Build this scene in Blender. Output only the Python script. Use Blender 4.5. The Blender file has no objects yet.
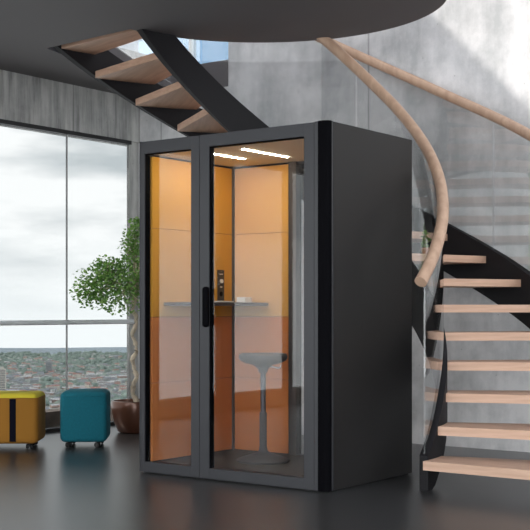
import bpy, bmesh, math, random
from mathutils import Vector, Matrix, Euler, noise
R = math.radians
PI = math.pi
random.seed(7)
SC = bpy.context.scene
COL = SC.collection

# ------------------------------------------------------------------ camera, world, sun, exposure
cam_d = bpy.data.cameras.new('camera')
cam = bpy.data.objects.new('camera', cam_d); COL.objects.link(cam)
cam.location = (0, 0, 1.13); cam.rotation_euler = (R(90), 0, 0)
cam_d.sensor_fit = 'HORIZONTAL'; cam_d.sensor_width = 36
cam_d.lens = 1174 / 530 * 36
cam_d.shift_y = 45 / 530
cam_d.clip_start = .05; cam_d.clip_end = 60000
SC.camera = cam

W = bpy.data.worlds.new('sky'); SC.world = W; W.use_nodes = True
nt = W.node_tree; nt.nodes.clear()
def N(t, kind, **kw):
    n = t.nodes.new(kind)
    for k, v in kw.items():
        if k in n.inputs.keys(): n.inputs[k].default_value = v
        else: setattr(n, k, v)
    return n
out = N(nt, 'ShaderNodeOutputWorld'); bg = N(nt, 'ShaderNodeBackground')
tc = N(nt, 'ShaderNodeTexCoord')
mp = N(nt, 'ShaderNodeMapping'); mp.inputs['Scale'].default_value = (2.2, 2.2, 9)
nz = N(nt, 'ShaderNodeTexNoise', Scale=1.7, Detail=6.0, Roughness=.55)
rp = N(nt, 'ShaderNodeValToRGB')
rp.color_ramp.elements[0].position = .40; rp.color_ramp.elements[0].color = (.46, .50, .52, 1)
rp.color_ramp.elements[1].position = .58; rp.color_ramp.elements[1].color = (.86, .87, .87, 1)
sep = N(nt, 'ShaderNodeSeparateXYZ')
mr = N(nt, 'ShaderNodeMapRange'); mr.inputs['From Min'].default_value = -.02; mr.inputs['From Max'].default_value = .07
mx = N(nt, 'ShaderNodeMix', data_type='RGBA')
mx.inputs[6].default_value = (.82, .85, .86, 1)
nt.links.new(tc.outputs['Generated'], mp.inputs[0]); nt.links.new(mp.outputs[0], nz.inputs['Vector'])
nt.links.new(nz.outputs['Fac'], rp.inputs[0]); nt.links.new(tc.outputs['Generated'], sep.inputs[0])
nt.links.new(sep.outputs['Z'], mr.inputs['Value']); nt.links.new(mr.outputs[0], mx.inputs[0])
zr = N(nt, 'ShaderNodeValToRGB'); zr.color_ramp.elements[0].position = .22; zr.color_ramp.elements[0].color = (1, 1, 1, 1)
zr.color_ramp.elements[1].position = .75; zr.color_ramp.elements[1].color = (.30, .33, .40, 1)
zm = N(nt, 'ShaderNodeMix', data_type='RGBA', blend_type='MULTIPLY'); zm.inputs[0].default_value = 1
nt.links.new(sep.outputs['Z'], zr.inputs[0]); nt.links.new(mx.outputs[2], zm.inputs[6]); nt.links.new(zr.outputs[0], zm.inputs[7])
nt.links.new(rp.outputs[0], mx.inputs[7]); nt.links.new(zm.outputs[2], bg.inputs['Color'])
bg.inputs['Strength'].default_value = 5.6
nt.links.new(bg.outputs[0], out.inputs[0])

sun_d = bpy.data.lights.new('sun', 'SUN'); sun_d.energy = 4.6; sun_d.angle = R(1.0); sun_d.color = (1, .95, .87)
sun = bpy.data.objects.new('sun', sun_d); COL.objects.link(sun)
sun.rotation_euler = Vector((1, .0, -.80)).to_track_quat('-Z', 'Y').to_euler()
sun.location = (-8, 8, 12)

SC.view_settings.view_transform = 'Standard'; SC.view_settings.look = 'None'
SC.view_settings.gamma = 1; SC.view_settings.use_curve_mapping = False
SC.view_settings.exposure = 0.0

# ------------------------------------------------------------------ helpers
def prop(o, label=None, cat=None, group=None, kind=None):
    if label: o['label'] = label
    if cat: o['category'] = cat
    if group: o['group'] = group
    if kind: o['kind'] = kind
    return o
def empty(name, loc=(0, 0, 0), rz=0, label=None, cat=None, group=None):
    o = bpy.data.objects.new(name, None); COL.objects.link(o); o.empty_display_size = .1
    o.location = loc; o.rotation_euler = (0, 0, rz)
    return prop(o, label, cat, group)
class MB:
    def __init__(s): s.bm = bmesh.new()
    def box(s, x0, x1, y0, y1, z0, z1, bev=0, seg=2, M=None, mi=0):
        b = bmesh.new()
        vs = [b.verts.new((x, y, z)) for z in (z0, z1) for x, y in ((x0, y0), (x1, y0), (x1, y1), (x0, y1))]
        for f in ((3, 2, 1, 0), (4, 5, 6, 7), (0, 1, 5, 4), (1, 2, 6, 5), (2, 3, 7, 6), (3, 0, 4, 7)):
            b.faces.new([vs[i] for i in f])
        if bev: bmesh.ops.bevel(b, geom=b.edges[:], offset=bev, segments=seg, affect='EDGES', profile=.5)
        return s._join(b, M, mi)
    def _join(s, b, M=None, mi=0, smooth=None):
        if M is not None: b.transform(M)
        for f in b.faces:
            f.material_index = mi
            if smooth is not None: f.smooth = smooth
        me = bpy.data.meshes.new('t'); b.to_mesh(me); b.free(); s.bm.from_mesh(me); bpy.data.meshes.remove(me)
        return s
    def prism(s, pts, z0, z1, M=None, mi=0):
        b = bmesh.new(); n = len(pts)
        lo = [b.verts.new((p[0], p[1], z0)) for p in pts]; hi = [b.verts.new((p[0], p[1], z1)) for p in pts]
        b.faces.new(lo[::-1]); b.faces.new(hi)
        for i in range(n): b.faces.new((lo[i], lo[(i+1) % n], hi[(i+1) % n], hi[i]))
        bmesh.ops.recalc_face_normals(b, faces=b.faces[:])
        return s._join(b, M, mi)
    def tube(s, pts, r, seg=12, M=None, mi=0, cap=True):
        b = bmesh.new(); pts = [Vector(p) for p in pts]; n = len(pts); rings = []
        rr = r if isinstance(r, (list, tuple)) else [r] * n
        for i, p in enumerate(pts):
            t = (pts[min(i+1, n-1)] - pts[max(i-1, 0)]).normalized()
            up = Vector((0, 0, 1)) if abs(t.z) < .95 else Vector((0, 1, 0))
            a = t.cross(up).normalized(); c = a.cross(t)
            rings.append([b.verts.new(p + rr[i] * (math.cos(2*PI*k/seg) * a + math.sin(2*PI*k/seg) * c)) for k in range(seg)])
        for i in range(n-1):
            for k in range(seg):
                f = b.faces.new((rings[i][k], rings[i][(k+1) % seg], rings[i+1][(k+1) % seg], rings[i+1][k])); f.smooth = True
        if cap: b.faces.new(rings[0][::-1]); b.faces.new(rings[-1])
        bmesh.ops.recalc_face_normals(b, faces=b.faces[:])
        return s._join(b, M, mi)
    def lathe(s, prof, seg=32, M=None, mi=0):
        b = bmesh.new(); rings = []
        for r, z in prof:
            if r < 1e-5: rings.append([b.verts.new((0, 0, z))])
            else: rings.append([b.verts.new((r*math.cos(2*PI*k/seg), r*math.sin(2*PI*k/seg), z)) for k in range(seg)])
        for i in range(len(rings)-1):
            A, B = rings[i], rings[i+1]
            for k in range(seg):
                if len(A) == 1 and len(B) == 1: continue
                if len(A) == 1: f = b.faces.new((A[0], B[(k+1) % seg], B[k]))
                elif len(B) == 1: f = b.faces.new((A[k], A[(k+1) % seg], B[0]))
                else: f = b.faces.new((A[k], A[(k+1) % seg], B[(k+1) % seg], B[k]))
                f.smooth = True
        bmesh.ops.recalc_face_normals(b, faces=b.faces[:])
        return s._join(b, M, mi)
    def sheet(s, f, us, zs):     # closed curved plate: f(u, side, zfrac) -> point ; side 0/1
        b = bmesh.new()
        G = [[[b.verts.new(f(u, sd, z)) for z in zs] for u in us] for sd in (0, 1)]
        n, m = len(us), len(zs)
        for sd in (0, 1):
            for i in range(n-1):
                for j in range(m-1):
                    fc = b.faces.new((G[sd][i][j], G[sd][i+1][j], G[sd][i+1][j+1], G[sd][i][j+1])); fc.smooth = True
        for i in range(n-1):
            for j in (0, m-1): b.faces.new((G[0][i][j], G[0][i+1][j], G[1][i+1][j], G[1][i][j]))
        for j in range(m-1):
            for i in (0, n-1): b.faces.new((G[0][i][j], G[0][i][j+1], G[1][i][j+1], G[1][i][j]))
        bmesh.ops.recalc_face_normals(b, faces=b.faces[:])
        return s._join(b)
    def build(s, name, mats, parent=None, sharp=True):
        me = bpy.data.meshes.new(name)
        if sharp:
            for e in s.bm.edges:
                if len(e.link_faces) == 2 and e.calc_face_angle(0) > R(40): e.smooth = False
        s.bm.to_mesh(me); s.bm.free()
        for m in (mats if isinstance(mats, (list, tuple)) else [mats]): me.materials.append(m)
        o = bpy.data.objects.new(name, me); COL.objects.link(o)
        if parent: o.parent = parent
        return o
def struct(o): o['kind'] = 'structure'; return o

# ------------------------------------------------------------------ materials
def mat(name, col, rough=.5, metal=0, spec=.5, bump=None, var=None, emis=None, coat=0, sheen=0):
    m = bpy.data.materials.new(name); m.use_nodes = True; t = m.node_tree; b = t.nodes['Principled BSDF']
    b.inputs['Base Color'].default_value = (*col, 1); b.inputs['Roughness'].default_value = rough
    b.inputs['Metallic'].default_value = metal; b.inputs['Specular IOR Level'].default_value = spec
    b.inputs['Coat Weight'].default_value = coat; b.inputs['Sheen Weight'].default_value = sheen
    tcn = N(t, 'ShaderNodeTexCoord')
    if var:   # (scale, amount, stretch)
        mpn = N(t, 'ShaderNodeMapping'); mpn.inputs['Scale'].default_value = var[2]
        n = N(t, 'ShaderNodeTexNoise', Scale=var[0], Detail=8.0, Roughness=.6)
        r = N(t, 'ShaderNodeValToRGB'); a = var[1]
        r.color_ramp.elements[0].position = .32; r.color_ramp.elements[1].position = .68
        r.color_ramp.elements[0].color = (*[c*(1-a) for c in col], 1)
        r.color_ramp.elements[1].color = (*[min(1, c*(1+a)) for c in col], 1)
        t.links.new(tcn.outputs['Object'], mpn.inputs[0]); t.links.new(mpn.outputs[0], n.inputs['Vector'])
        t.links.new(n.outputs['Fac'], r.inputs[0]); t.links.new(r.outputs[0], b.inputs['Base Color'])
    if bump:  # (scale, strength)
        n2 = N(t, 'ShaderNodeTexNoise', Scale=bump[0], Detail=4.0)
        bp = N(t, 'ShaderNodeBump', Strength=bump[1], Distance=.01)
        t.links.new(tcn.outputs['Object'], n2.inputs['Vector'])
        t.links.new(n2.outputs['Fac'], bp.inputs['Height']); t.links.new(bp.outputs[0], b.inputs['Normal'])
    if emis:
        b.inputs['Emission Color'].default_value = (*emis[0], 1); b.inputs['Emission Strength'].default_value = emis[1]
    return m
def glass(name, tint=(1, 1, 1), refl=1.0, ior=1.5):
    m = bpy.data.materials.new(name); m.use_nodes = True; t = m.node_tree; t.nodes.clear()
    o = N(t, 'ShaderNodeOutputMaterial'); mixs = N(t, 'ShaderNodeMixShader')
    tr = N(t, 'ShaderNodeBsdfTransparent'); tr.inputs[0].default_value = (*tint, 1)
    gl = N(t, 'ShaderNodeBsdfGlossy'); gl.inputs['Roughness'].default_value = 0.0
    fr = N(t, 'ShaderNodeFresnel', IOR=ior); geo = N(t, 'ShaderNodeNewGeometry')
    # thin pane: same reflectance whichever side is seen
    lw = N(t, 'ShaderNodeMath', operation='ABSOLUTE'); dt = N(t, 'ShaderNodeVectorMath', operation='DOT_PRODUCT')
    t.links.new(geo.outputs['Incoming'], dt.inputs[0]); t.links.new(geo.outputs['Normal'], dt.inputs[1])
    t.links.new(dt.outputs['Value'], lw.inputs[0])
    s1 = N(t, 'ShaderNodeMath', operation='SUBTRACT'); s1.inputs[0].default_value = 1
    t.links.new(lw.outputs[0], s1.inputs[1])
    p5 = N(t, 'ShaderNodeMath', operation='POWER'); p5.inputs[1].default_value = 5
    t.links.new(s1.outputs[0], p5.inputs[0])
    f0 = ((ior-1)/(ior+1))**2
    ma = N(t, 'ShaderNodeMath', operation='MULTIPLY_ADD', use_clamp=True); ma.inputs[1].default_value = (1-f0)*refl; ma.inputs[2].default_value = f0*refl
    t.links.new(p5.outputs[0], ma.inputs[0])
    t.links.new(ma.outputs[0], mixs.inputs[0]); t.links.new(tr.outputs[0], mixs.inputs[1]); t.links.new(gl.outputs[0], mixs.inputs[2])
    t.links.new(mixs.outputs[0], o.inputs[0])
    return m

def concrete(name, c0, c1, board=False, rot=0.0, panel=None):
    m = bpy.data.materials.new(name); m.use_nodes = True; t = m.node_tree; b = t.nodes['Principled BSDF']
    b.inputs['Roughness'].default_value = .8; b.inputs['Specular IOR Level'].default_value = .3
    tcn = N(t, 'ShaderNodeTexCoord'); mpn = N(t, 'ShaderNodeMapping'); mpn.inputs['Rotation'].default_value = (0, 0, rot)
    t.links.new(tcn.outputs['Object'], mpn.inputs[0])
    n1 = N(t, 'ShaderNodeTexNoise', Scale=1.6, Detail=10.0, Roughness=.68); t.links.new(mpn.outputs[0], n1.inputs['Vector'])
    st = N(t, 'ShaderNodeMapping'); st.inputs['Scale'].default_value = (14, 14, 1.2) if board else (5, 5, 1.0)
    t.links.new(mpn.outputs[0], st.inputs[0])
    n2 = N(t, 'ShaderNodeTexNoise', Scale=1.0, Detail=6.0, Roughness=.6); t.links.new(st.outputs[0], n2.inputs['Vector'])
    av = N(t, 'ShaderNodeMix', data_type='FLOAT'); av.inputs[0].default_value = .6 if board else .35
    t.links.new(n1.outputs['Fac'], av.inputs[2]); t.links.new(n2.outputs['Fac'], av.inputs[3])
    r = N(t, 'ShaderNodeValToRGB'); r.color_ramp.elements[0].position = .40; r.color_ramp.elements[1].position = .60
    r.color_ramp.elements[0].color = (*c0, 1); r.color_ramp.elements[1].color = (*c1, 1)
    t.links.new(av.outputs[0], r.inputs[0])
    # small pits
    n3 = N(t, 'ShaderNodeTexVoronoi', Scale=9.0); t.links.new(mpn.outputs[0], n3.inputs['Vector'])
    pr = N(t, 'ShaderNodeMapRange'); pr.inputs['From Min'].default_value = .035; pr.inputs['From Max'].default_value = .07
    pr.inputs['To Min'].default_value = .72
    t.links.new(n3.outputs['Distance'], pr.inputs['Value'])
    mul = N(t, 'ShaderNodeMix', data_type='RGBA', blend_type='MULTIPLY'); mul.inputs[0].default_value = 1
    t.links.new(r.outputs[0], mul.inputs[6]); t.links.new(pr.outputs[0], mul.inputs[7])
    last = mul.outputs[2]
    if panel:   # joint spacing along local x
        sx = N(t, 'ShaderNodeSeparateXYZ'); t.links.new(mpn.outputs[0], sx.inputs[0])
        def joint(outp, period, off):
            a = N(t, 'ShaderNodeMath', operation='ADD'); a.inputs[1].default_value = off; t.links.new(outp, a.inputs[0])
            pp = N(t, 'ShaderNodeMath', operation='PINGPONG'); pp.inputs[1].default_value = period/2; t.links.new(a.outputs[0], pp.inputs[0])
            g = N(t, 'ShaderNodeMapRange'); g.inputs['From Min'].default_value = .004; g.inputs['From Max'].default_value = .012
            g.inputs['To Min'].default_value = .62
            t.links.new(pp.outputs[0], g.inputs['Value']); return g.outputs[0]
        for o_, per, off in ((sx.outputs['X'], panel[0], panel[1]),) + (((sx.outputs['Z'], panel[2], panel[3]),) if len(panel) > 2 else ()):
            mm = N(t, 'ShaderNodeMix', data_type='RGBA', blend_type='MULTIPLY'); mm.inputs[0].default_value = 1
            t.links.new(last, mm.inputs[6]); t.links.new(joint(o_, per, off), mm.inputs[7]); last = mm.outputs[2]
    t.links.new(last, b.inputs['Base Color'])
    bp = N(t, 'ShaderNodeBump', Strength=.25, Distance=.02); t.links.new(av.outputs[0], bp.inputs['Height']); t.links.new(bp.outputs[0], b.inputs['Normal'])
    return m
def wood(name, c0, c1, scale=(1.2, 14, 14), rough=.45):
    m = bpy.data.materials.new(name); m.use_nodes = True; t = m.node_tree; b = t.nodes['Principled BSDF']
    b.inputs['Roughness'].default_value = rough; b.inputs['Specular IOR Level'].default_value = .35
    tcn = N(t, 'ShaderNodeTexCoord'); mpn = N(t, 'ShaderNodeMapping'); mpn.inputs['Scale'].default_value = scale
    n = N(t, 'ShaderNodeTexNoise', Scale=2.2, Detail=8.0, Roughness=.6, Distortion=.4)
    r = N(t, 'ShaderNodeValToRGB'); r.color_ramp.elements[0].position = .3; r.color_ramp.elements[1].position = .7
    r.color_ramp.elements[0].color = (*c0, 1); r.color_ramp.elements[1].color = (*c1, 1)
    t.links.new(tcn.outputs['Object'], mpn.inputs[0]); t.links.new(mpn.outputs[0], n.inputs['Vector'])
    t.links.new(n.outputs['Fac'], r.inputs[0]); t.links.new(r.outputs[0], b.inputs['Base Color'])
    return m

M_floor = mat('dark_resin_floor', (.040, .040, .042), .30, var=(2.0, .07, (1, 1, 1)), bump=(40, .03), spec=1.0)
M_ceil = mat('dark_ceiling_paint', (.125, .113, .118), .65)
M_conc = concrete('cast_concrete', (.44, .445, .455), (.76, .745, .755), rot=R(36.53), panel=(2.4, .55))
M_board = concrete('board_marked_concrete', (.26, .26, .255), (.56, .555, .54), board=True, rot=R(36.53-90), panel=(1.02, .35))
M_steel = mat('black_steel', (.008, .007, .009), .6, spec=.25)
M_tread = wood('oak_tread', (.50, .31, .22), (.66, .44, .325))
M_rail = wood('oak_rail', (.42, .27, .19), (.56, .38, .275), scale=(8, 8, 1.5))
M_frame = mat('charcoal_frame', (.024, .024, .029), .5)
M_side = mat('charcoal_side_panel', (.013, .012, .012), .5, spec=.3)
M_black = mat('black_gloss', (.002, .002, .003), .6, spec=.03)
M_blackm = mat('black_matt', (.012, .012, .012), .5)
M_gap = mat('shadow_gap', (.006, .006, .006), .8)
M_padL = mat('ochre_side_felt', (.62, .30, .022), .85, bump=(180, .15), sheen=.2)
M_padR = mat('amber_rear_felt', (.68, .36, .08), .85, bump=(180, .15), sheen=.2)
M_padD = mat('orange_reflection_felt', (.60, .20, .045), .85, bump=(180, .15), sheen=.2)  # lower felt, orange cast of a reflection partly put into the colour
M_podceil = mat('pod_ceiling_felt', (.88, .82, .72), .8)
M_carpet = mat('brown_carpet', (.055, .042, .036), .95, bump=(300, .4))
M_led = mat('led_strip', (1, 1, 1), .5, emis=((1, .88, .70), 105))
M_ctrl = mat('control_plate', (.05, .045, .04), .4)
M_white = mat('white_plastic', (.8, .79, .76), .5)
M_desk = mat('dark_desk', (.06, .05, .05), .4)
M_stool = mat('grey_stool', (.075, .07, .075), .6)
M_stoolm = mat('grey_stool_tube', (.12, .12, .14), .35, metal=.5)
M_chrome = mat('chrome', (.7, .7, .72), .18, metal=1)
M_rubber = mat('black_rubber', (.012, .012, .012), .6)
M_ochre = mat('ochre_fabric', (.30, .13, .012), .9, bump=(260, .3))
M_yellow = mat('yellow_fabric', (.58, .48, .03), .9, bump=(260, .3))
M_teal = mat('teal_fabric', (.0, .12, .165), .9, bump=(260, .3), var=(60, .12, (1, 1, 1)))
M_stripe = mat('navy_band', (.004, .004, .010), .9, spec=.1)
M_alu = mat('brushed_rail', (.75, .77, .80), .35)
M_dframe = mat('dark_window_profile', (.02, .02, .022), .5)
M_joint = mat('glass_joint', (.35, .36, .36), .4)
M_copper = mat('brown_glazed_pot', (.15, .060, .035), .3, metal=.3, coat=.3)
M_soil = mat('potting_soil', (.03, .02, .015), .95)
M_bark = mat('pale_bark', (.50, .42, .32), .8, var=(14, .3, (1, 1, .4)), bump=(30, .5))
M_glassW = glass('window_glass', (.455, .46, .46), .5)
M_glassC = glass('clear_window_glass', (.97, .98, .98), .8)
M_glassS = glass('stair_glass', (.965, .97, .97), 2.2)
M_glassP = glass('pod_glass', (.92, .92, .92), .68)

# ------------------------------------------------------------------ room frame: u = left along back wall, v = towards back wall
CX, CZ = -.0428, 8.0262
U = Vector((-.8036, .5952)); V = Vector((.5952, .8036))
def P(u, v, z=0): return Vector((CX + u*U.x + v*V.x, CZ + u*U.y + v*V.y, z))
RZ = Matrix.Translation((CX, CZ, 0)) @ Matrix.Rotation(R(-36.53), 4, 'Z')   # local x = -u, local y = v
def rbox(mb, u0, u1, v0, v1, z0, z1, **k): return mb.box(-u1, -u0, v0, v1, z0, z1, M=RZ, **k)
UW, VW = 3.24, 2.31
HC = 3.25

# floor
m = MB(); rbox(m, -16, UW+.25, -18, VW+.25, -.2, 0); struct(m.build('floor', M_floor))
# back wall : full height right of u=2.09 ; left of that up to the slab, upper window above
m = MB(); rbox(m, -16, 2.09, VW, VW+.25, 0, 7.0); rbox(m, 2.09, UW+.02, VW, VW+.25, 0, HC)
struct(m.build('wall_back', M_conc))
m = MB(); rbox(m, 2.09, UW+.25, VW-.02, VW+.25, HC, HC+.25); struct(m.build('trim_1', M_ceil))
# slim wall nib at far right of the back wall, light skirting line
# left window wall
m = MB()
rbox(m, UW-.02, UW+.28, -9.5, VW+.2, 2.81, HC)                # concrete beam
rbox(m, UW, UW+.03, 2.17, VW, 0, 2.81)                      # corner pier
rbox(m, UW, UW+.25, -2.85, -1.85, 0, 2.81)                  # pier
struct(m.build('wall_left', M_board))
m = MB(); rbox(m, UW, UW+.25, -9.5, VW, HC+.25, 6.92); struct(m.build('wall_left_upper', M_conc))  # opaque and this tall to shape the sun edge on the back wall
m = MB(); rbox(m, -16, UW+.05, -9, VW+.25, 9.4, 9.7); struct(m.build('unseen_shade_roof', M_conc))  # unseen roof, added to dim the sky on the upper back wall
m = MB(); rbox(m, -16, UW+.05, -9, -8.75, 4.6, 9.4); struct(m.build('unseen_shade_wall', M_conc))  # unseen, added to hold back horizon light from the upper back wall
m = MB(); rbox(m, UW-.035, UW+.05, -9.5, 2.17, 2.775, 2.812); rbox(m, UW-.02, UW+.06, -9.5, 2.17, 0, .035)
struct(m.build('trim_2', M_dframe))
# terrace kerb outside the glass
m = MB(); rbox(m, UW+.5, UW+.75, -9.5, 4, -.3, .13); struct(m.build('terrace_kerb', mat('terrace_stone', (.36, .29, .24), .85, var=(9, .25, (1, 1, 1)))))
m = MB(); rbox(m, UW+.25, UW+.75, -9.5, 4, -.4, -.2); struct(m.build('terrace_floor', mat('terrace_paving', (.35, .35, .34), .85)))
# unseen slab added outside to block the sun at the front window
m = MB(); rbox(m, UW+.28, UW+4.4, -9.5, -3.2, 3.9, 4.1); struct(m.build('unseen_sun_block', M_ceil))
# windows with glass panes and thin joints
def window(name, v0, v1, joints, G=None):
    w = struct(empty(name, P(UW, (v0+v1)/2, 0)))
    inv = Matrix.Translation(-P(UW, (v0+v1)/2, 0))
    edges = [v0] + joints + [v1]
    for a, b in zip(edges[:-1], edges[1:]):
        mm = MB(); mm.box(-UW-.006, -UW+.006, a+.007, b-.007, .035, 2.775, M=inv @ RZ); mm.build('pane', G or M_glassW, w)
    for j in joints:
        mm = MB(); mm.box(-UW-.009, -UW+.009, j-.004, j+.004, .035, 2.775, M=inv @ RZ); mm.build('joint', M_joint, w)
    return w
window('window_1', -1.85, 2.17, [-.35, 1.32])
window('window_2', -9.5, -2.85, [-7.4, -6.2], M_glassC)
m = MB()
for vv, hw in ((-3.25, .07), (-4.46, .11), (-5.65, .04)): rbox(m, UW-.02, UW+.08, vv-hw, vv+hw, .035, 2.775)
struct(m.build('trim_3', M_dframe))
# upper opening in the back wall
w = struct(empty('window_3', P(2.6, VW, HC+.25))); inv = Matrix.Translation(-P(2.6, VW, HC+.25))
mm = MB(); mm.box(-UW-.2, -2.09, VW+.05, VW+.062, HC+.25, 7, M=inv @ RZ); mm.build('pane', glass('tinted_upper_glass', (.36, .44, .52), .5), w)
mm = MB(); mm.box(-2.60, -2.56, VW+.02, VW+.09, HC+.25, 7, M=inv @ RZ); mm.box(-UW-.2, -2.09, VW+.02, VW+.09, 3.86, 3.90, M=inv @ RZ)
mm.build('window_frame', mat('pale_frame', (.7, .7, .68), .5), w)

# ceiling slab : disc at the stair centre joined to the main slab, stair opening and tall void to the right
RD = 1.285; A_L = 139.3
pts = []
for k in range(0, 61):
    a = R(2 + (A_L-2) * k / 60); pts.append((CX + RD*math.cos(a), CZ + RD*math.sin(a)))
a = R(A_L); pts.append((CX + 2.28*math.cos(a), CZ + 2.28*math.sin(a)))
for q in (P(2.55, 1.2), P(2.55, VW), P(UW, VW), P(UW, -5.5), P(-1.2, -5.5)): pts.append((q.x, q.y))
pts.append((CX + RD*math.cos(R(2)), CZ - 2.5))
m = MB(); m.prism(pts, HC, HC+.25); struct(m.build('ceiling', M_ceil))

# ------------------------------------------------------------------ staircase
RI, RO, K, A0, RISE, AT = 1.245, 2.2400, .0188, -33.78, .1947, -36.86
KA = RISE / K
def ramp(a): return K * (a - A0) + .0012 * max(0, a - 45)
def tread_angle(n):
    a = AT + KA*(n-1)
    return a if a < 45 else 45 + (AT + KA*(n-1) - 45) * K / (K + .0012)
def cyl(r, a, z): return Vector((CX + r*math.cos(R(a)), CZ + r*math.sin(R(a)), z))
stair = empty('spiral_staircase', cyl(RI, A0, 0), 0, 'curved staircase with pale oak treads and black steel side plates wrapping the pod', 'staircase')
SI = Matrix.Translation(-cyl(RI, A0, 0))
def sm(x): x = max(0, min(1, x)); return x*x*(3-2*x)
def stringer(r, th, a0, a1):
    def f(a, sd, z):
        top = ramp(a) + .22 + .11*sm((a-A0)/20) - .11*sm((a-45)/70); bot = max(0, ramp(a) - .07) if a < A0+20 else ramp(a) - .07
        top = max(top, .2)
        return SI @ cyl(r + (sd-.5)*th, a, bot + (top-bot)*z)
    m = MB(); n = int((a1-a0)/2.5); m.sheet(f, [a0 + (a1-a0)*i/n for i in range(n+1)], [0, 1]); return m
stringer(RI, .06, A0, 142).build('stringer', M_steel, stair)
stringer(RO, .06, A0-2, 139).build('stringer', M_steel, stair)
def tread_mesh(w=14.2):
    m = MB(); n = 5; ri, ro = RI+.03, RO-.03
    pts = [(ri*math.cos(R(w*i/n)), ri*math.sin(R(w*i/n))) for i in range(n+1)] + [(ro*math.cos(R(w*i/n)), ro*math.sin(R(w*i/n))) for i in range(n, -1, -1)]
    m.prism(pts, -.056, 0); return m
t0 = tread_mesh().build('tread', M_tread, stair)
c0 = SI @ Vector((CX, CZ, 0))
for i in range(1, 18):
    o = t0 if i == 1 else (tread_mesh(8.5).build('tread', M_tread, stair) if i == 17 else t0.copy())
    if 1 < i < 17: COL.objects.link(o); o.parent = stair
    o.location = (c0.x, c0.y, RISE*i); o.rotation_euler = (0, 0, R(tread_angle(i) + (4.5 if i == 17 else 0)))
def rail(r, off, a0, a1):
    n = int((a1-a0)/2); m = MB()
    m.tube([SI @ cyl(r, a0 + (a1-a0)*i/n, ramp(a0 + (a1-a0)*i/n) + off) for i in range(n+1)], .040, 16); return m
rail(RI, 1.341, A0-2, 68).build('handrail', M_rail, stair)
rail(RO, 1.382, A0-3, 139).build('handrail', M_rail, stair)
def gpanel(r, a0, a1, off):
    n = max(3, int((a1-a0)/2.5)); th = .012
    f = lambda a, sd, z: SI @ cyl(r + (sd-.5)*th, a, (ramp(a) + .20 + .11*sm((a-A0)/20))*(1-z) + (ramp(a)+off)*z)
    m = MB(); m.sheet(f, [a0 + (a1-a0)*i/n for i in range(n+1)], [0, 1]); return m
for a0, a1 in ((A0+.5, 5), (5.5, 36), (36.5, 67)):
    gpanel(RI, a0, a1, 1.31).build('glass_panel', M_glassS, stair)
for a0, a1 in ((A0+.5, 0), (.5, 34), (34.5, 68), (68.5, 103), (103.5, 138)):
    gpanel(RO, a0, a1, 1.35).build('glass_panel', M_glassS, stair)

# ------------------------------------------------------------------ office pod
pod = empty('office_pod', (-.8727, 8.164, 0), R(-36.53), 'charcoal soundproof office pod with glass front and amber felt interior', 'office pod')
PW, PD, PH = 1.57, 1.045, 2.30
def part(name, mt, *boxes, parent=pod, bev=0):
    m = MB()
    for b in boxes: m.box(*b, bev=bev)
    return m.build(name, mt, parent)
part('plinth', M_gap, (.02, PW-.02, .02, PD-.02, 0, .012))
part('floor_plate', M_carpet, (.04, PW-.04, .04, PD-.03, .012, .07))
part('roof_panel', M_frame, (.002, PW-.003, .05, PD, 2.245, PH))
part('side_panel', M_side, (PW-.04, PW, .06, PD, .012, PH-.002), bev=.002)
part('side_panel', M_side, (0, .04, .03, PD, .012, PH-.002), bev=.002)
# front right rounded column : grey edge, black curved strip, grey return
part('corner_trim', M_frame, (1.467, 1.4945, 0, .05, .01, PH))
cpts = [(1.4945, .05), (1.4945, -.001)] + [(1.530 + .0405*math.sin(R(x)), .039 - .040*math.cos(R(x))) for x in (0, 20, 40, 60, 80, 90)] + [(1.53, .05)]
m = MB(); m.prism(cpts, .008, PH+.002); m.build('corner_column', M_black, pod)
part('corner_trim', M_frame, (1.535, 1.5705, .040, .0565, .01, PH))
part('corner_trim', M_frame, (0, .012, 0, .03, .01, PH))
# fixed glazed front
ff = part('fixed_front_frame', M_frame, (.014, .047, 0, .05, .01, PH-.003), (.467, .539, 0, .05, .01, PH-.003), (.047, .467, 0, .05, 2.212, PH-.003), (.047, .467, 0, .05, .01, .08), bev=.0015)
part('glass_pane', M_glassP, (.047, .467, .02, .028, .08, 2.212), parent=ff)
part('gasket', M_black, (.047, .053, .008, .045, .08, 2.212), (.461, .467, .008, .045, .08, 2.212), (.053, .461, .008, .045, 2.206, 2.212), parent=ff)
# door
dr = part('door', M_frame, (.543, .624, 0, .05, .01, PH-.003), (1.389, 1.464, 0, .05, .01, PH-.003), (.624, 1.389, 0, .05, 2.215, PH-.003), (.624, 1.389, 0, .05, .01, .08), bev=.0015)
part('glass_pane', M_glassP, (.624, 1.389, .02, .028, .08, 2.215), parent=dr)
part('gasket', M_black, (.624, .632, .008, .045, .08, 2.215), (1.383, 1.389, .008, .045, .08, 2.215), (.632, 1.383, .008, .045, 2.209, 2.215), parent=dr)
m = MB(); m.box(.606, .652, -.062, -.018, 1.015, 1.285, bev=.02, seg=4); m.box(.600, .618, -.045, 0, 1.24, 1.27, bev=.004); m.box(.600, .618, -.045, 0, 1.03, 1.06, bev=.004)
m.build('handle', M_black, dr)
for z in (1.030, 1.245): part('handle_plate', M_frame, (.588, .612, -.006, 0, z, z+.03), parent=dr)
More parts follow.
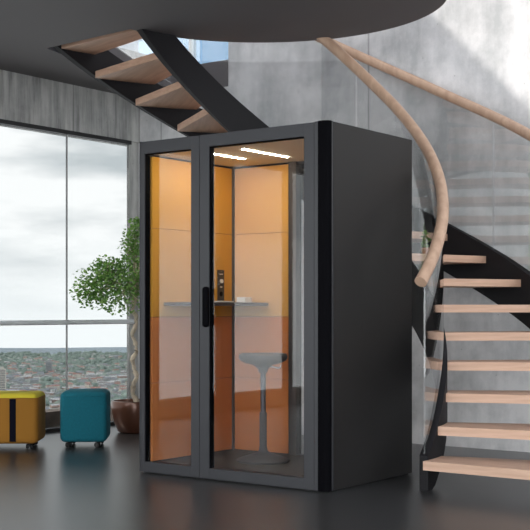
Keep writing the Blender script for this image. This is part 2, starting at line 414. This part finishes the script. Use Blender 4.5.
# interior
def pads(name, mt, axis, fixed, lo, hi, zs, cuts):
    m = MB()
    for a, b in zip(cuts[:-1], cuts[1:]):
        for z0, z1 in zip(zs[:-1], zs[1:]):
            if axis == 'x': m.box(fixed, fixed+.022, a+.0015, b-.0015, z0+.0015, z1-.0015, bev=.003)
            else: m.box(a+.0015, b-.0015, fixed-.022, fixed, z0+.0015, z1-.0015, bev=.003)
    return m.build(name, mt, pod)
pads('side_felt_panel', M_padL, 'x', .042, 0, 0, [1.08, 1.70, 2.20], [.06, .96])
pads('lower_side_felt_panel', M_padD, 'x', .042, 0, 0, [.075, .62, 1.08], [.06, .96])
part('rear_wall', M_side, (.04, .60, PD-.045, PD, .012, PH-.06))
pads('rear_felt_panel', M_padR, 'y', PD-.047, 0, 0, [1.08, 1.70, 2.20], [.075, .575])
pads('lower_rear_felt_panel', M_padD, 'y', PD-.047, 0, 0, [.075, .62, 1.08], [.075, .575])
part('corner_post', mat('grey_corner_post', (.13, .125, .12), .5), (.042, .07, PD-.085, PD-.045, .07, 2.22))
part('rear_post', mat('dark_brown_post', (.045, .038, .036), .5), (.578, .645, PD-.07, PD, .012, 2.245))
part('rear_post', M_frame, (1.47, 1.53, PD-.05, PD, .012, 2.245))
part('rear_rail', M_frame, (.645, 1.47, PD-.05, PD, .012, .075))
part('rear_rail', M_frame, (.645, 1.47, PD-.05, PD, 2.19, 2.245))
part('rear_glass', glass('rear_pod_glass', (.93, .93, .93), 1.0), (.645, 1.47, PD-.03, PD-.022, .075, 2.19))
part('side_felt_panel', M_padL, (PW-.062, PW-.042, .06, PD-.06, .075, 2.2), bev=.003)
part('ceiling_panel', M_podceil, (.042, PW-.042, .052, PD-.05, 2.215, 2.243))
for x, y0, y1 in ((.42, .12, .64), (.73, .22, .74)):
    part('light_strip', M_led, (x, x+.013, y0, y1, 2.210, 2.2155))
# desk shelf
dk = part('desk_shelf', M_desk, (.066, .40, .18, PD-.075, 1.160, 1.185), bev=.004)
cp = part('control_panel', M_ctrl, (.064, .070, .78, .86, 1.20, 1.43), bev=.002)
m = MB(); m.lathe([(0, .012), (.014, .012), (.016, .008), (.016, 0), (0, 0)], 20, Matrix.Translation((.070, .82, 1.345)) @ Matrix.Rotation(R(90), 4, 'Y')); m.build('knob', M_white, cp)
m = MB(); m.lathe([(0, .002), (.018, .002), (.018, 0), (0, 0)], 20, Matrix.Translation((.070, .82, 1.25)) @ Matrix.Rotation(R(90), 4, 'Y')); m.build('socket', M_black, cp)
m = MB(); m.box(.070, .0715, .80, .84, 1.395, 1.401); m.build('icon_mark', M_white, cp)
m = MB(); m.box(.070, .0715, .808, .832, 1.298, 1.306); m.build('icon_mark', M_white, cp)
PM = Matrix.Translation((-.8727, 8.164, 0)) @ Matrix.Rotation(R(-36.53), 4, 'Z')
def podthing(name, mb, mt, label, cat): o = mb.build(name, mt); o.matrix_world = PM; return prop(o, label, cat)
m = MB(); m.box(.20, .28, .84, .92, 1.1855, 1.225, bev=.004); podthing('cardboard_carton', m, M_white, 'small cream box standing on the pod desk shelf', 'box')
m = MB(); m.box(.12, .33, .50, .64, 1.1855, 1.190); m.box(.12, .33, .502, .642, 1.1905, 1.195); podthing('paper_pad', m, M_white, 'white papers lying flat on the pod desk shelf', 'papers')

# ------------------------------------------------------------------ stool
sp = PM @ Vector((.655, .56, .07))
stool = empty('perching_stool', sp, R(-36.5), 'grey perching stool with round seat standing inside the glass pod', 'stool')
m = MB(); m.lathe([(0, 0), (.180, 0), (.188, .006), (.188, .014), (.15, .030), (.09, .048), (.045, .062), (.030, .080), (.028, .10), (0, .10)], 48); m.build('base', M_stool, stool)
m = MB(); m.lathe([(0, .08), (.026, .08), (.026, .34), (.022, .345), (0, .345)], 24); m.build('lower_sleeve', M_stool, stool)
m = MB(); m.lathe([(0, .34), (.019, .34), (.019, .62), (.024, .66), (0, .66)], 24); m.build('gas_column', M_stoolm, stool)
m = MB(); m.lathe([(0, .62), (.028, .62), (.038, .65), (.07, .675), (.13, .69), (.162, .708), (.171, .725), (.170, .745), (.158, .756), (.08, .754), (0, .748)], 48); m.build('seat', M_stool, stool)
m = MB(); m.tube([(.03, .0, .668), (.10, .0, .662), (.135, .0, .655), (.150, 0, .665), (.152, 0, .68)], .006, 10); m.build('lever', M_chrome, stool)

# ------------------------------------------------------------------ window rail
rl = empty('glass_safety_rail', P(UW-.06, 0, 1.015), 0, 'slim grey metal rail running across the tall window glass', 'rail')
inv = Matrix.Translation(-P(UW-.06, 0, 1.015))
m = MB(); m.tube([inv @ P(UW-.06, -1.8, 1.015), inv @ P(UW-.06, 2.16, 1.015)], .023, 14); m.build('tube', M_alu, rl)
for vv in (-.35, 1.32):
    m = MB(); m.box(-UW+.002, -UW+.055, vv-.012, vv+.012, 1.0, 1.03, M=inv @ RZ); m.build('bracket', M_steel, rl)

# ------------------------------------------------------------------ poufs
def pouf(name, w, d, h, z0, loc, rz, body, top, label, stripe=None):
    t = empty(name, loc, rz, label, 'pouf')
    m = MB(); m.box(-w/2, w/2, -d/2, d/2, z0, z0+h, bev=.045, seg=5)
    for v in m.bm.verts:
        if v.co.z > z0+h-.001: v.co.z += .010 * max(0, 1 - (2*v.co.x/w)**2)
    for f in m.bm.faces:
        f.smooth = True
        if f.calc_center_median().z > z0+h-.030: f.material_index = 1
    m.build('cushion_body', [body, top], t, sharp=False)
    m = MB(); m.tube([(-w/2+.03, -d/2-.0005, z0+h-.036), (w/2-.03, -d/2-.0005, z0+h-.036)], .003, 8)
    m.build('piping', body, t)
    if stripe is not None:
        m = MB(); m.box(stripe-.026, stripe+.026, -d/2-.004, -d/2+.02, z0+.02, z0+h-.04, bev=.002); m.build('band', M_stripe, t)
    for sx in (-1, 1):
        for sy in (-1, 1):
            c = caster('caster', t, (sx*(w/2-.075), sy*(d/2-.075), 0))
    return t
def caster_meshes():
    m = MB()
    Mx = Matrix.Scale(.8, 4) @ Matrix.Rotation(R(90), 4, 'Y')
    for x in (-.016, .016):
        m.lathe([(0, -.009), (.022, -.009), (.026, -.005), (.026, .005), (.022, .009), (0, .009)], 20, Matrix.Translation((x, .012, .021)) @ Mx)
    m.lathe([(0, .024), (.008, .024), (.008, .040), (.018, .042), (.018, .050), (0, .050)], 16)
    m.box(-.007, .007, -.006, .018, .020, .040, bev=.003)
    return m
CAST = caster_meshes().build('caster', M_rubber); first_cast = [CAST]
def caster(n, parent, loc):
    if first_cast: o = first_cast.pop()
    else: o = CAST.copy(); COL.objects.link(o)
    o.parent = parent; o.location = loc; o.rotation_euler = (0, 0, R(random.uniform(30, 100))); return o
pouf('square_pouf', .385, .40, .415, .046, (-1.495, 9.79, 0), R(3), M_teal, M_teal, 'square teal fabric pouf on black casters, in front of the window')
pouf('long_pouf', .88, .42, .405, .046, (-2.28, 9.68, 0), R(1), M_ochre, M_yellow, 'long ochre and yellow pouf with a navy band', stripe=.24)

# ------------------------------------------------------------------ potted ficus
tx, ty = -1.195, 10.85
fic = empty('potted_ficus', (tx, ty, 0), 0, 'tall ficus tree with twisted pale trunk in a brown pot beside the window', 'potted plant')
m = MB(); m.lathe([(0, 0), (.14, 0), (.165, .015), (.20, .10), (.222, .20), (.225, .285), (.22, .295), (.205, .295), (.20, .26), (0, .26)], 48)
pot = m.build('pot', M_copper, fic)
m = MB(); m.lathe([(0, .275), (.12, .272), (.202, .262), (.202, .255), (0, .255)], 32); m.build('soil', M_soil, fic)
m = MB()
tr = []
for i in range(40):
    t = i/39; z = .26 + t*1.06; a = t*26
    tr.append((-.012 + .017*math.cos(a) + .006*math.sin(a*2.3), .017*math.sin(a), z))
m.tube(tr, [.024 - .009*i/39 + .004*math.sin(i*1.3) for i in range(40)], 12)
m.tube([(x*.6+.012*math.cos(i*.7), y-.012*math.sin(i*.7), z) for i, (x, y, z) in enumerate(tr)], .012, 10)
lobes = [(-.33, -.05, 1.36, .26, .24), (-.10, -.12, 1.30, .26, .24), (.06, .03, 1.52, .24, .25), (.10, 0, 1.78, .19, .22), (-.22, .10, 1.45, .22, .20), (.20, .05, 1.38, .22, .24), (-.45, -.02, 1.28, .15, .13), (-.03, .02, 1.68, .15, .18), (.12, .02, 1.92, .14, .13), (0, .02, 1.84, .14, .16), (-.28, 0, 1.50, .16, .14)]
top = Vector(tr[-1])
twigs = []
for (x, y, z, r, rz_) in lobes:
    e = Vector((x, y, z)); mid = top.lerp(e, .5) + Vector((0, 0, .04)); m.tube([top - Vector((0, 0, .1)), top, mid, e], [.016, .014, .009, .005], 8)
    for k in range(7):
        d = Vector((random.gauss(0, 1), random.gauss(0, 1), random.gauss(0, 1))).normalized()
        q = e + Vector((d.x*r*.85, d.y*r*.85, d.z*rz_*.85)); m.tube([e, e.lerp(q, .5) + Vector((0, 0, .02)), q], [.004, .003, .0015], 5)
m.build('trunk', M_bark, fic)
def leaf_mat():
    mm_ = bpy.data.materials.new('ficus_leaf'); mm_.use_nodes = True; t = mm_.node_tree; b = t.nodes['Principled BSDF']
    b.inputs['Roughness'].default_value = .4
    oi = N(t, 'ShaderNodeNewGeometry'); r = N(t, 'ShaderNodeValToRGB')
    r.color_ramp.elements[0].color = (.06, .16, .04, 1); r.color_ramp.elements[1].color = (.34, .52, .16, 1)
    t.links.new(oi.outputs['Random Per Island'], r.inputs[0]); t.links.new(r.outputs[0], b.inputs['Base Color'])
    tl = N(t, 'ShaderNodeBsdfTranslucent'); tl.inputs[0].default_value = (.20, .42, .06, 1)
    ms = N(t, 'ShaderNodeMixShader'); ms.inputs[0].default_value = .3
    t.links.new(b.outputs[0], ms.inputs[1]); t.links.new(tl.outputs[0], ms.inputs[2]); t.links.new(ms.outputs[0], t.nodes['Material Output'].inputs[0])
    return mm_
M_leaf = leaf_mat()
def leaves(spots, size, name, mt, parent):
    me = bpy.data.meshes.new(name); vs = []; fs = []
    for p in spots:
        s = size * random.uniform(.7, 1.2)
        e = Euler((random.uniform(-.9, .9), random.uniform(-.9, .9), random.uniform(0, 2*PI))).to_matrix()
        b = len(vs)
        for x, y, z in ((0, 0, 0), (.33, .28, .03), (.36, .62, .02), (0, 1, -.12), (-.36, .62, .02), (-.33, .28, .03), (0, .5, -.05)):
            vs.append(p + e @ Vector((x*s, (y-.3)*s, z*s)))
        fs += [(b, b+1, b+6), (b+1, b+2, b+6), (b+2, b+3, b+6), (b+3, b+4, b+6), (b+4, b+5, b+6), (b+5, b, b+6)]
    me.from_pydata(vs, [], fs); me.materials.append(mt)
    o = bpy.data.objects.new(name, me); COL.objects.link(o); o.parent = parent; return o
spots = []
for (x, y, z, r, rz_) in lobes:
    for k in range(int(430 * (r/.22)**2)):
        d = Vector((random.gauss(0, 1), random.gauss(0, 1), random.gauss(0, 1))).normalized() * (random.random()**.45)
        spots.append(Vector((x + d.x*r, y + d.y*r, z + d.z*rz_)))
leaves(spots, .037, 'foliage', M_leaf, fic)

# plant modelled on a stair tread in place of a glass reflection
q = cyl(1.75, 42, RISE*8)
sp_ = empty('reflected_plant', q, 0, 'small green plant in a terracotta pot modelling a glass reflection behind the handrail', 'potted plant')
m = MB(); m.lathe([(0, 0), (.024, 0), (.034, .050), (.037, .050), (.037, .060), (.031, .060), (.030, .052), (0, .052)], 24); m.build('pot', mat('terracotta', (.45, .22, .14), .8), sp_)
m = MB()
for k in range(6):
    a = k*1.05; m.tube([(0, 0, .05), (.012*math.cos(a), .012*math.sin(a), .10), (.026*math.cos(a), .026*math.sin(a), .15+.012*(k % 3)*2)], [.003, .0025, .001], 6)
m.build('stem', M_bark, sp_)
leaves([Vector((random.gauss(0, .017), random.gauss(0, .017), .06 + .13*random.random()**1.3)) for _ in range(90)], .030, 'foliage', M_leaf, sp_)

# ------------------------------------------------------------------ the town far below, haze painted as pale colours
def ground(x, z_):
    d = z_
    h = -200 + 0*x
    h += 14*noise.noise(Vector((x/500, d/700, 0))) + 8*noise.noise(Vector((x/160, d/220, 3)))
    h += -24*sm((d-2400)/2400) + 20*sm((d-4300)/900)*(.6 + 1.0*noise.noise(Vector((x/420, d/1500, 9))))
    h -= 120*sm((d-5600)/800)
    return h
def terrain(name, z0, z1, nz, nx, fn, mt, s0=-.36, s1=.03):
    me = bpy.data.meshes.new(name); vs = []; fs = []
    for j in range(nz+1):
        d = z0 + (z1-z0)*j/nz
        for i in range(nx+1):
            x = (s0 + (s1-s0)*i/nx)*d; vs.append((x, d, fn(x, d)))
    for j in range(nz):
        for i in range(nx):
            a = j*(nx+1)+i; fs.append((a, a+1, a+nx+2, a+nx+1))
    me.from_pydata(vs, [], fs); me.materials.append(mt)
    for p in me.polygons: p.use_smooth = True
    return bpy.data.objects.new(name, me)
M_hill = mat('hazed_green', (.48, .52, .47), 1, var=(.012, .35, (1, 1, 1)), spec=.1)  # green ground paled, distance haze put into the colour
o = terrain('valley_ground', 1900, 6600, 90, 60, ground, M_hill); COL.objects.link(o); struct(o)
M_far = mat('hazed_blue_hills', (.56, .64, .68), 1, var=(.0006, .08, (1, 1, 1)), spec=0)  # hills with haze put into their pale blue
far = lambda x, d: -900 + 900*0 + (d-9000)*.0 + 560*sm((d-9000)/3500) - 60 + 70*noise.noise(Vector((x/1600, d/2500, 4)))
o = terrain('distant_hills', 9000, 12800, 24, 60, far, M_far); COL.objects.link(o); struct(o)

def house_mesh(name, w, d, h, rh, wall, roof):
    m = MB(); m.box(-w/2, w/2, -d/2, d/2, -6, h, mi=0)
    b = bmesh.new(); e = .5
    q = [b.verts.new(p) for p in ((-w/2-e, -d/2-e, h), (w/2+e, -d/2-e, h), (w/2+e, d/2+e, h), (-w/2-e, d/2+e, h), (-w/2-e, 0, h+rh), (w/2+e, 0, h+rh))]
    for f in ((0, 1, 5, 4), (2, 3, 4, 5), (0, 4, 3), (1, 2, 5), (3, 2, 1, 0)): b.faces.new([q[i] for i in f])
    m._join(b, None, 1)
    m.box(w*.25, w*.25+1.2, -.6, .6, h, h+rh+1.5, mi=0)
    for k in range(int(w//3)):   # window rows
        for zz in range(int(h//3)):
            x = -w/2 + 1.2 + k*3; m.box(x, x+1.1, -d/2-.1, -d/2, zz*3+1, zz*3+2.4, mi=2)
    return m.build(name, [wall, roof, M_wdark])
M_wdark = mat('far_window', (.16, .18, .2), .5)
walls = [mat('render_white', (.92, .91, .90), .9), mat('render_cream', (.80, .74, .66), .9), mat('brick_pale', (.60, .42, .36), .9), mat('render_grey', (.52, .53, .53), .9)]  # walls lightened, haze put into their colours
roofs = [mat('roof_red', (.58, .34, .29), .9), mat('roof_brown', (.42, .38, .37), .9), mat('roof_slate', (.42, .45, .48), .9), mat('roof_pale', (.80, .79, .78), .9)]  # roofs softened the same way, haze in the colour
protos = []
for k in range(8):
    w = random.uniform(12, 30); d = random.uniform(9, 14); h = random.choice([5, 6, 6, 9, 12])
    protos.append(house_mesh('town_house', w, d, h, random.uniform(2, 4), walls[k % 4], roofs[(k*3+1) % 4]))
def spot(lo, hi):
    d = lo * (hi/lo)**random.random(); s = random.uniform(-.235, -.100); return s*d, d
used = set(); cnt = 0
cand = sorted([spot(2150, 5300) for _ in range(1500)], key=lambda q: q[1])
keep = []
for q in cand:
    if all((q[0]-p[0])**2 + (q[1]-p[1])**2 > 36**2 for p in keep): keep.append(q)
cand = [q for q in keep if q[1] < 4500 or random.random() < .4]
near, rest = cand[:300], cand[300:]
stuffv = []
for i, (x, d) in enumerate(near):
    pr = protos[i % 8]
    o = pr if i < 8 else pr.copy()
    if i >= 8: COL.objects.link(o)
    o.location = (x, d, ground(x, d)); o.rotation_euler = (0, 0, random.choice([0, .2, -.3, .5, 1.3]) + random.uniform(-.1, .1))
    prop(o, 'small pale town house with pitched roof far below the window', 'house', 'distant town houses')
me_v = []; me_f = []; me_m = []
for i, (x, d) in enumerate(rest):
    pr = protos[i % 8].data; M_ = Matrix.Translation((x, d, ground(x, d))) @ Matrix.Rotation(random.uniform(-.6, .6), 4, 'Z')
    b = len(me_v); me_v += [M_ @ v.co for v in pr.vertices]
    for p in pr.polygons:
        me_f.append([b+j for j in p.vertices]); me_m.append((i % 4, 4 + (i*3+1) % 4, 8)[p.material_index])
me = bpy.data.meshes.new('distant_rooftops'); me.from_pydata(me_v, [], me_f)
for mm_ in walls + roofs + [M_wdark]: me.materials.append(mm_)
me.polygons.foreach_set('material_index', me_m)
o = bpy.data.objects.new('distant_rooftops', me); COL.objects.link(o)
prop(o, 'mass of tiny rooftops on the slopes towards the horizon', 'rooftops', kind='stuff')
# tower blocks
def tower(name, s, d, w, h, dep, label, mt):
    x = s*d; t = empty(name, (x, d, ground(x, d)), .15, label, 'tower block')
    m = MB(); m.box(-w/2, w/2, -dep/2, dep/2, -8, h); m.box(-w/4, w/4, -dep/4, dep/4, h, h+4); m.build('wall', mt, t)
    m = MB()
    for z in range(2, int(h)-2, 4): m.box(-w/2+1, w/2-1, -dep/2-.3, -dep/2, z, z+1.6)
    m.build('window_bands', M_wdark, t)
tower('tower_block', -.2240, 2700, 17, 66, 14, 'pale tower block above the yellow pouf at the left edge', walls[1])
tower('tower_block', -.1840, 4000, 22, 44, 18, 'grey tower block standing among trees in the middle of the town', walls[3])
tower('tower_block', -.1480, 3500, 34, 22, 14, 'low white slab block seen above the teal pouf', walls[0])
# trees
M_tree = mat('hazed_tree_green', (.38, .46, .40), 1, var=(.03, .3, (1, 1, 1)), spec=0)  # tree green paled to carry the haze
ico = bmesh.new(); bmesh.ops.create_icosphere(ico, subdivisions=1, radius=1)
iv = [v.co.copy() for v in ico.verts]; it_ = [[v.index for v in f.verts] for f in ico.faces]; ico.free()
vs = []; fs = []
for k in range(4500):
    x, d = spot(2150, 5700)
    if noise.noise(Vector((x/130, d/260, 5))) < .10 and d < 4000: continue
    r = random.uniform(4, 10); b = len(vs); g = ground(x, d)
    for c in iv: vs.append((x + c.x*r*1.2, d + c.y*r, g + r*.5 + c.z*r*.8 * (1 + .2*noise.noise(c*3 + Vector((k, 0, 0))))))
    fs += [[b+j for j in f] for f in it_]
me = bpy.data.meshes.new('distant_trees'); me.from_pydata(vs, [], fs); me.materials.append(M_tree)
for p in me.polygons: p.use_smooth = True
o = bpy.data.objects.new('distant_trees', me); COL.objects.link(o)
prop(o, 'soft green tree canopy spread between the far houses', 'trees', kind='stuff')
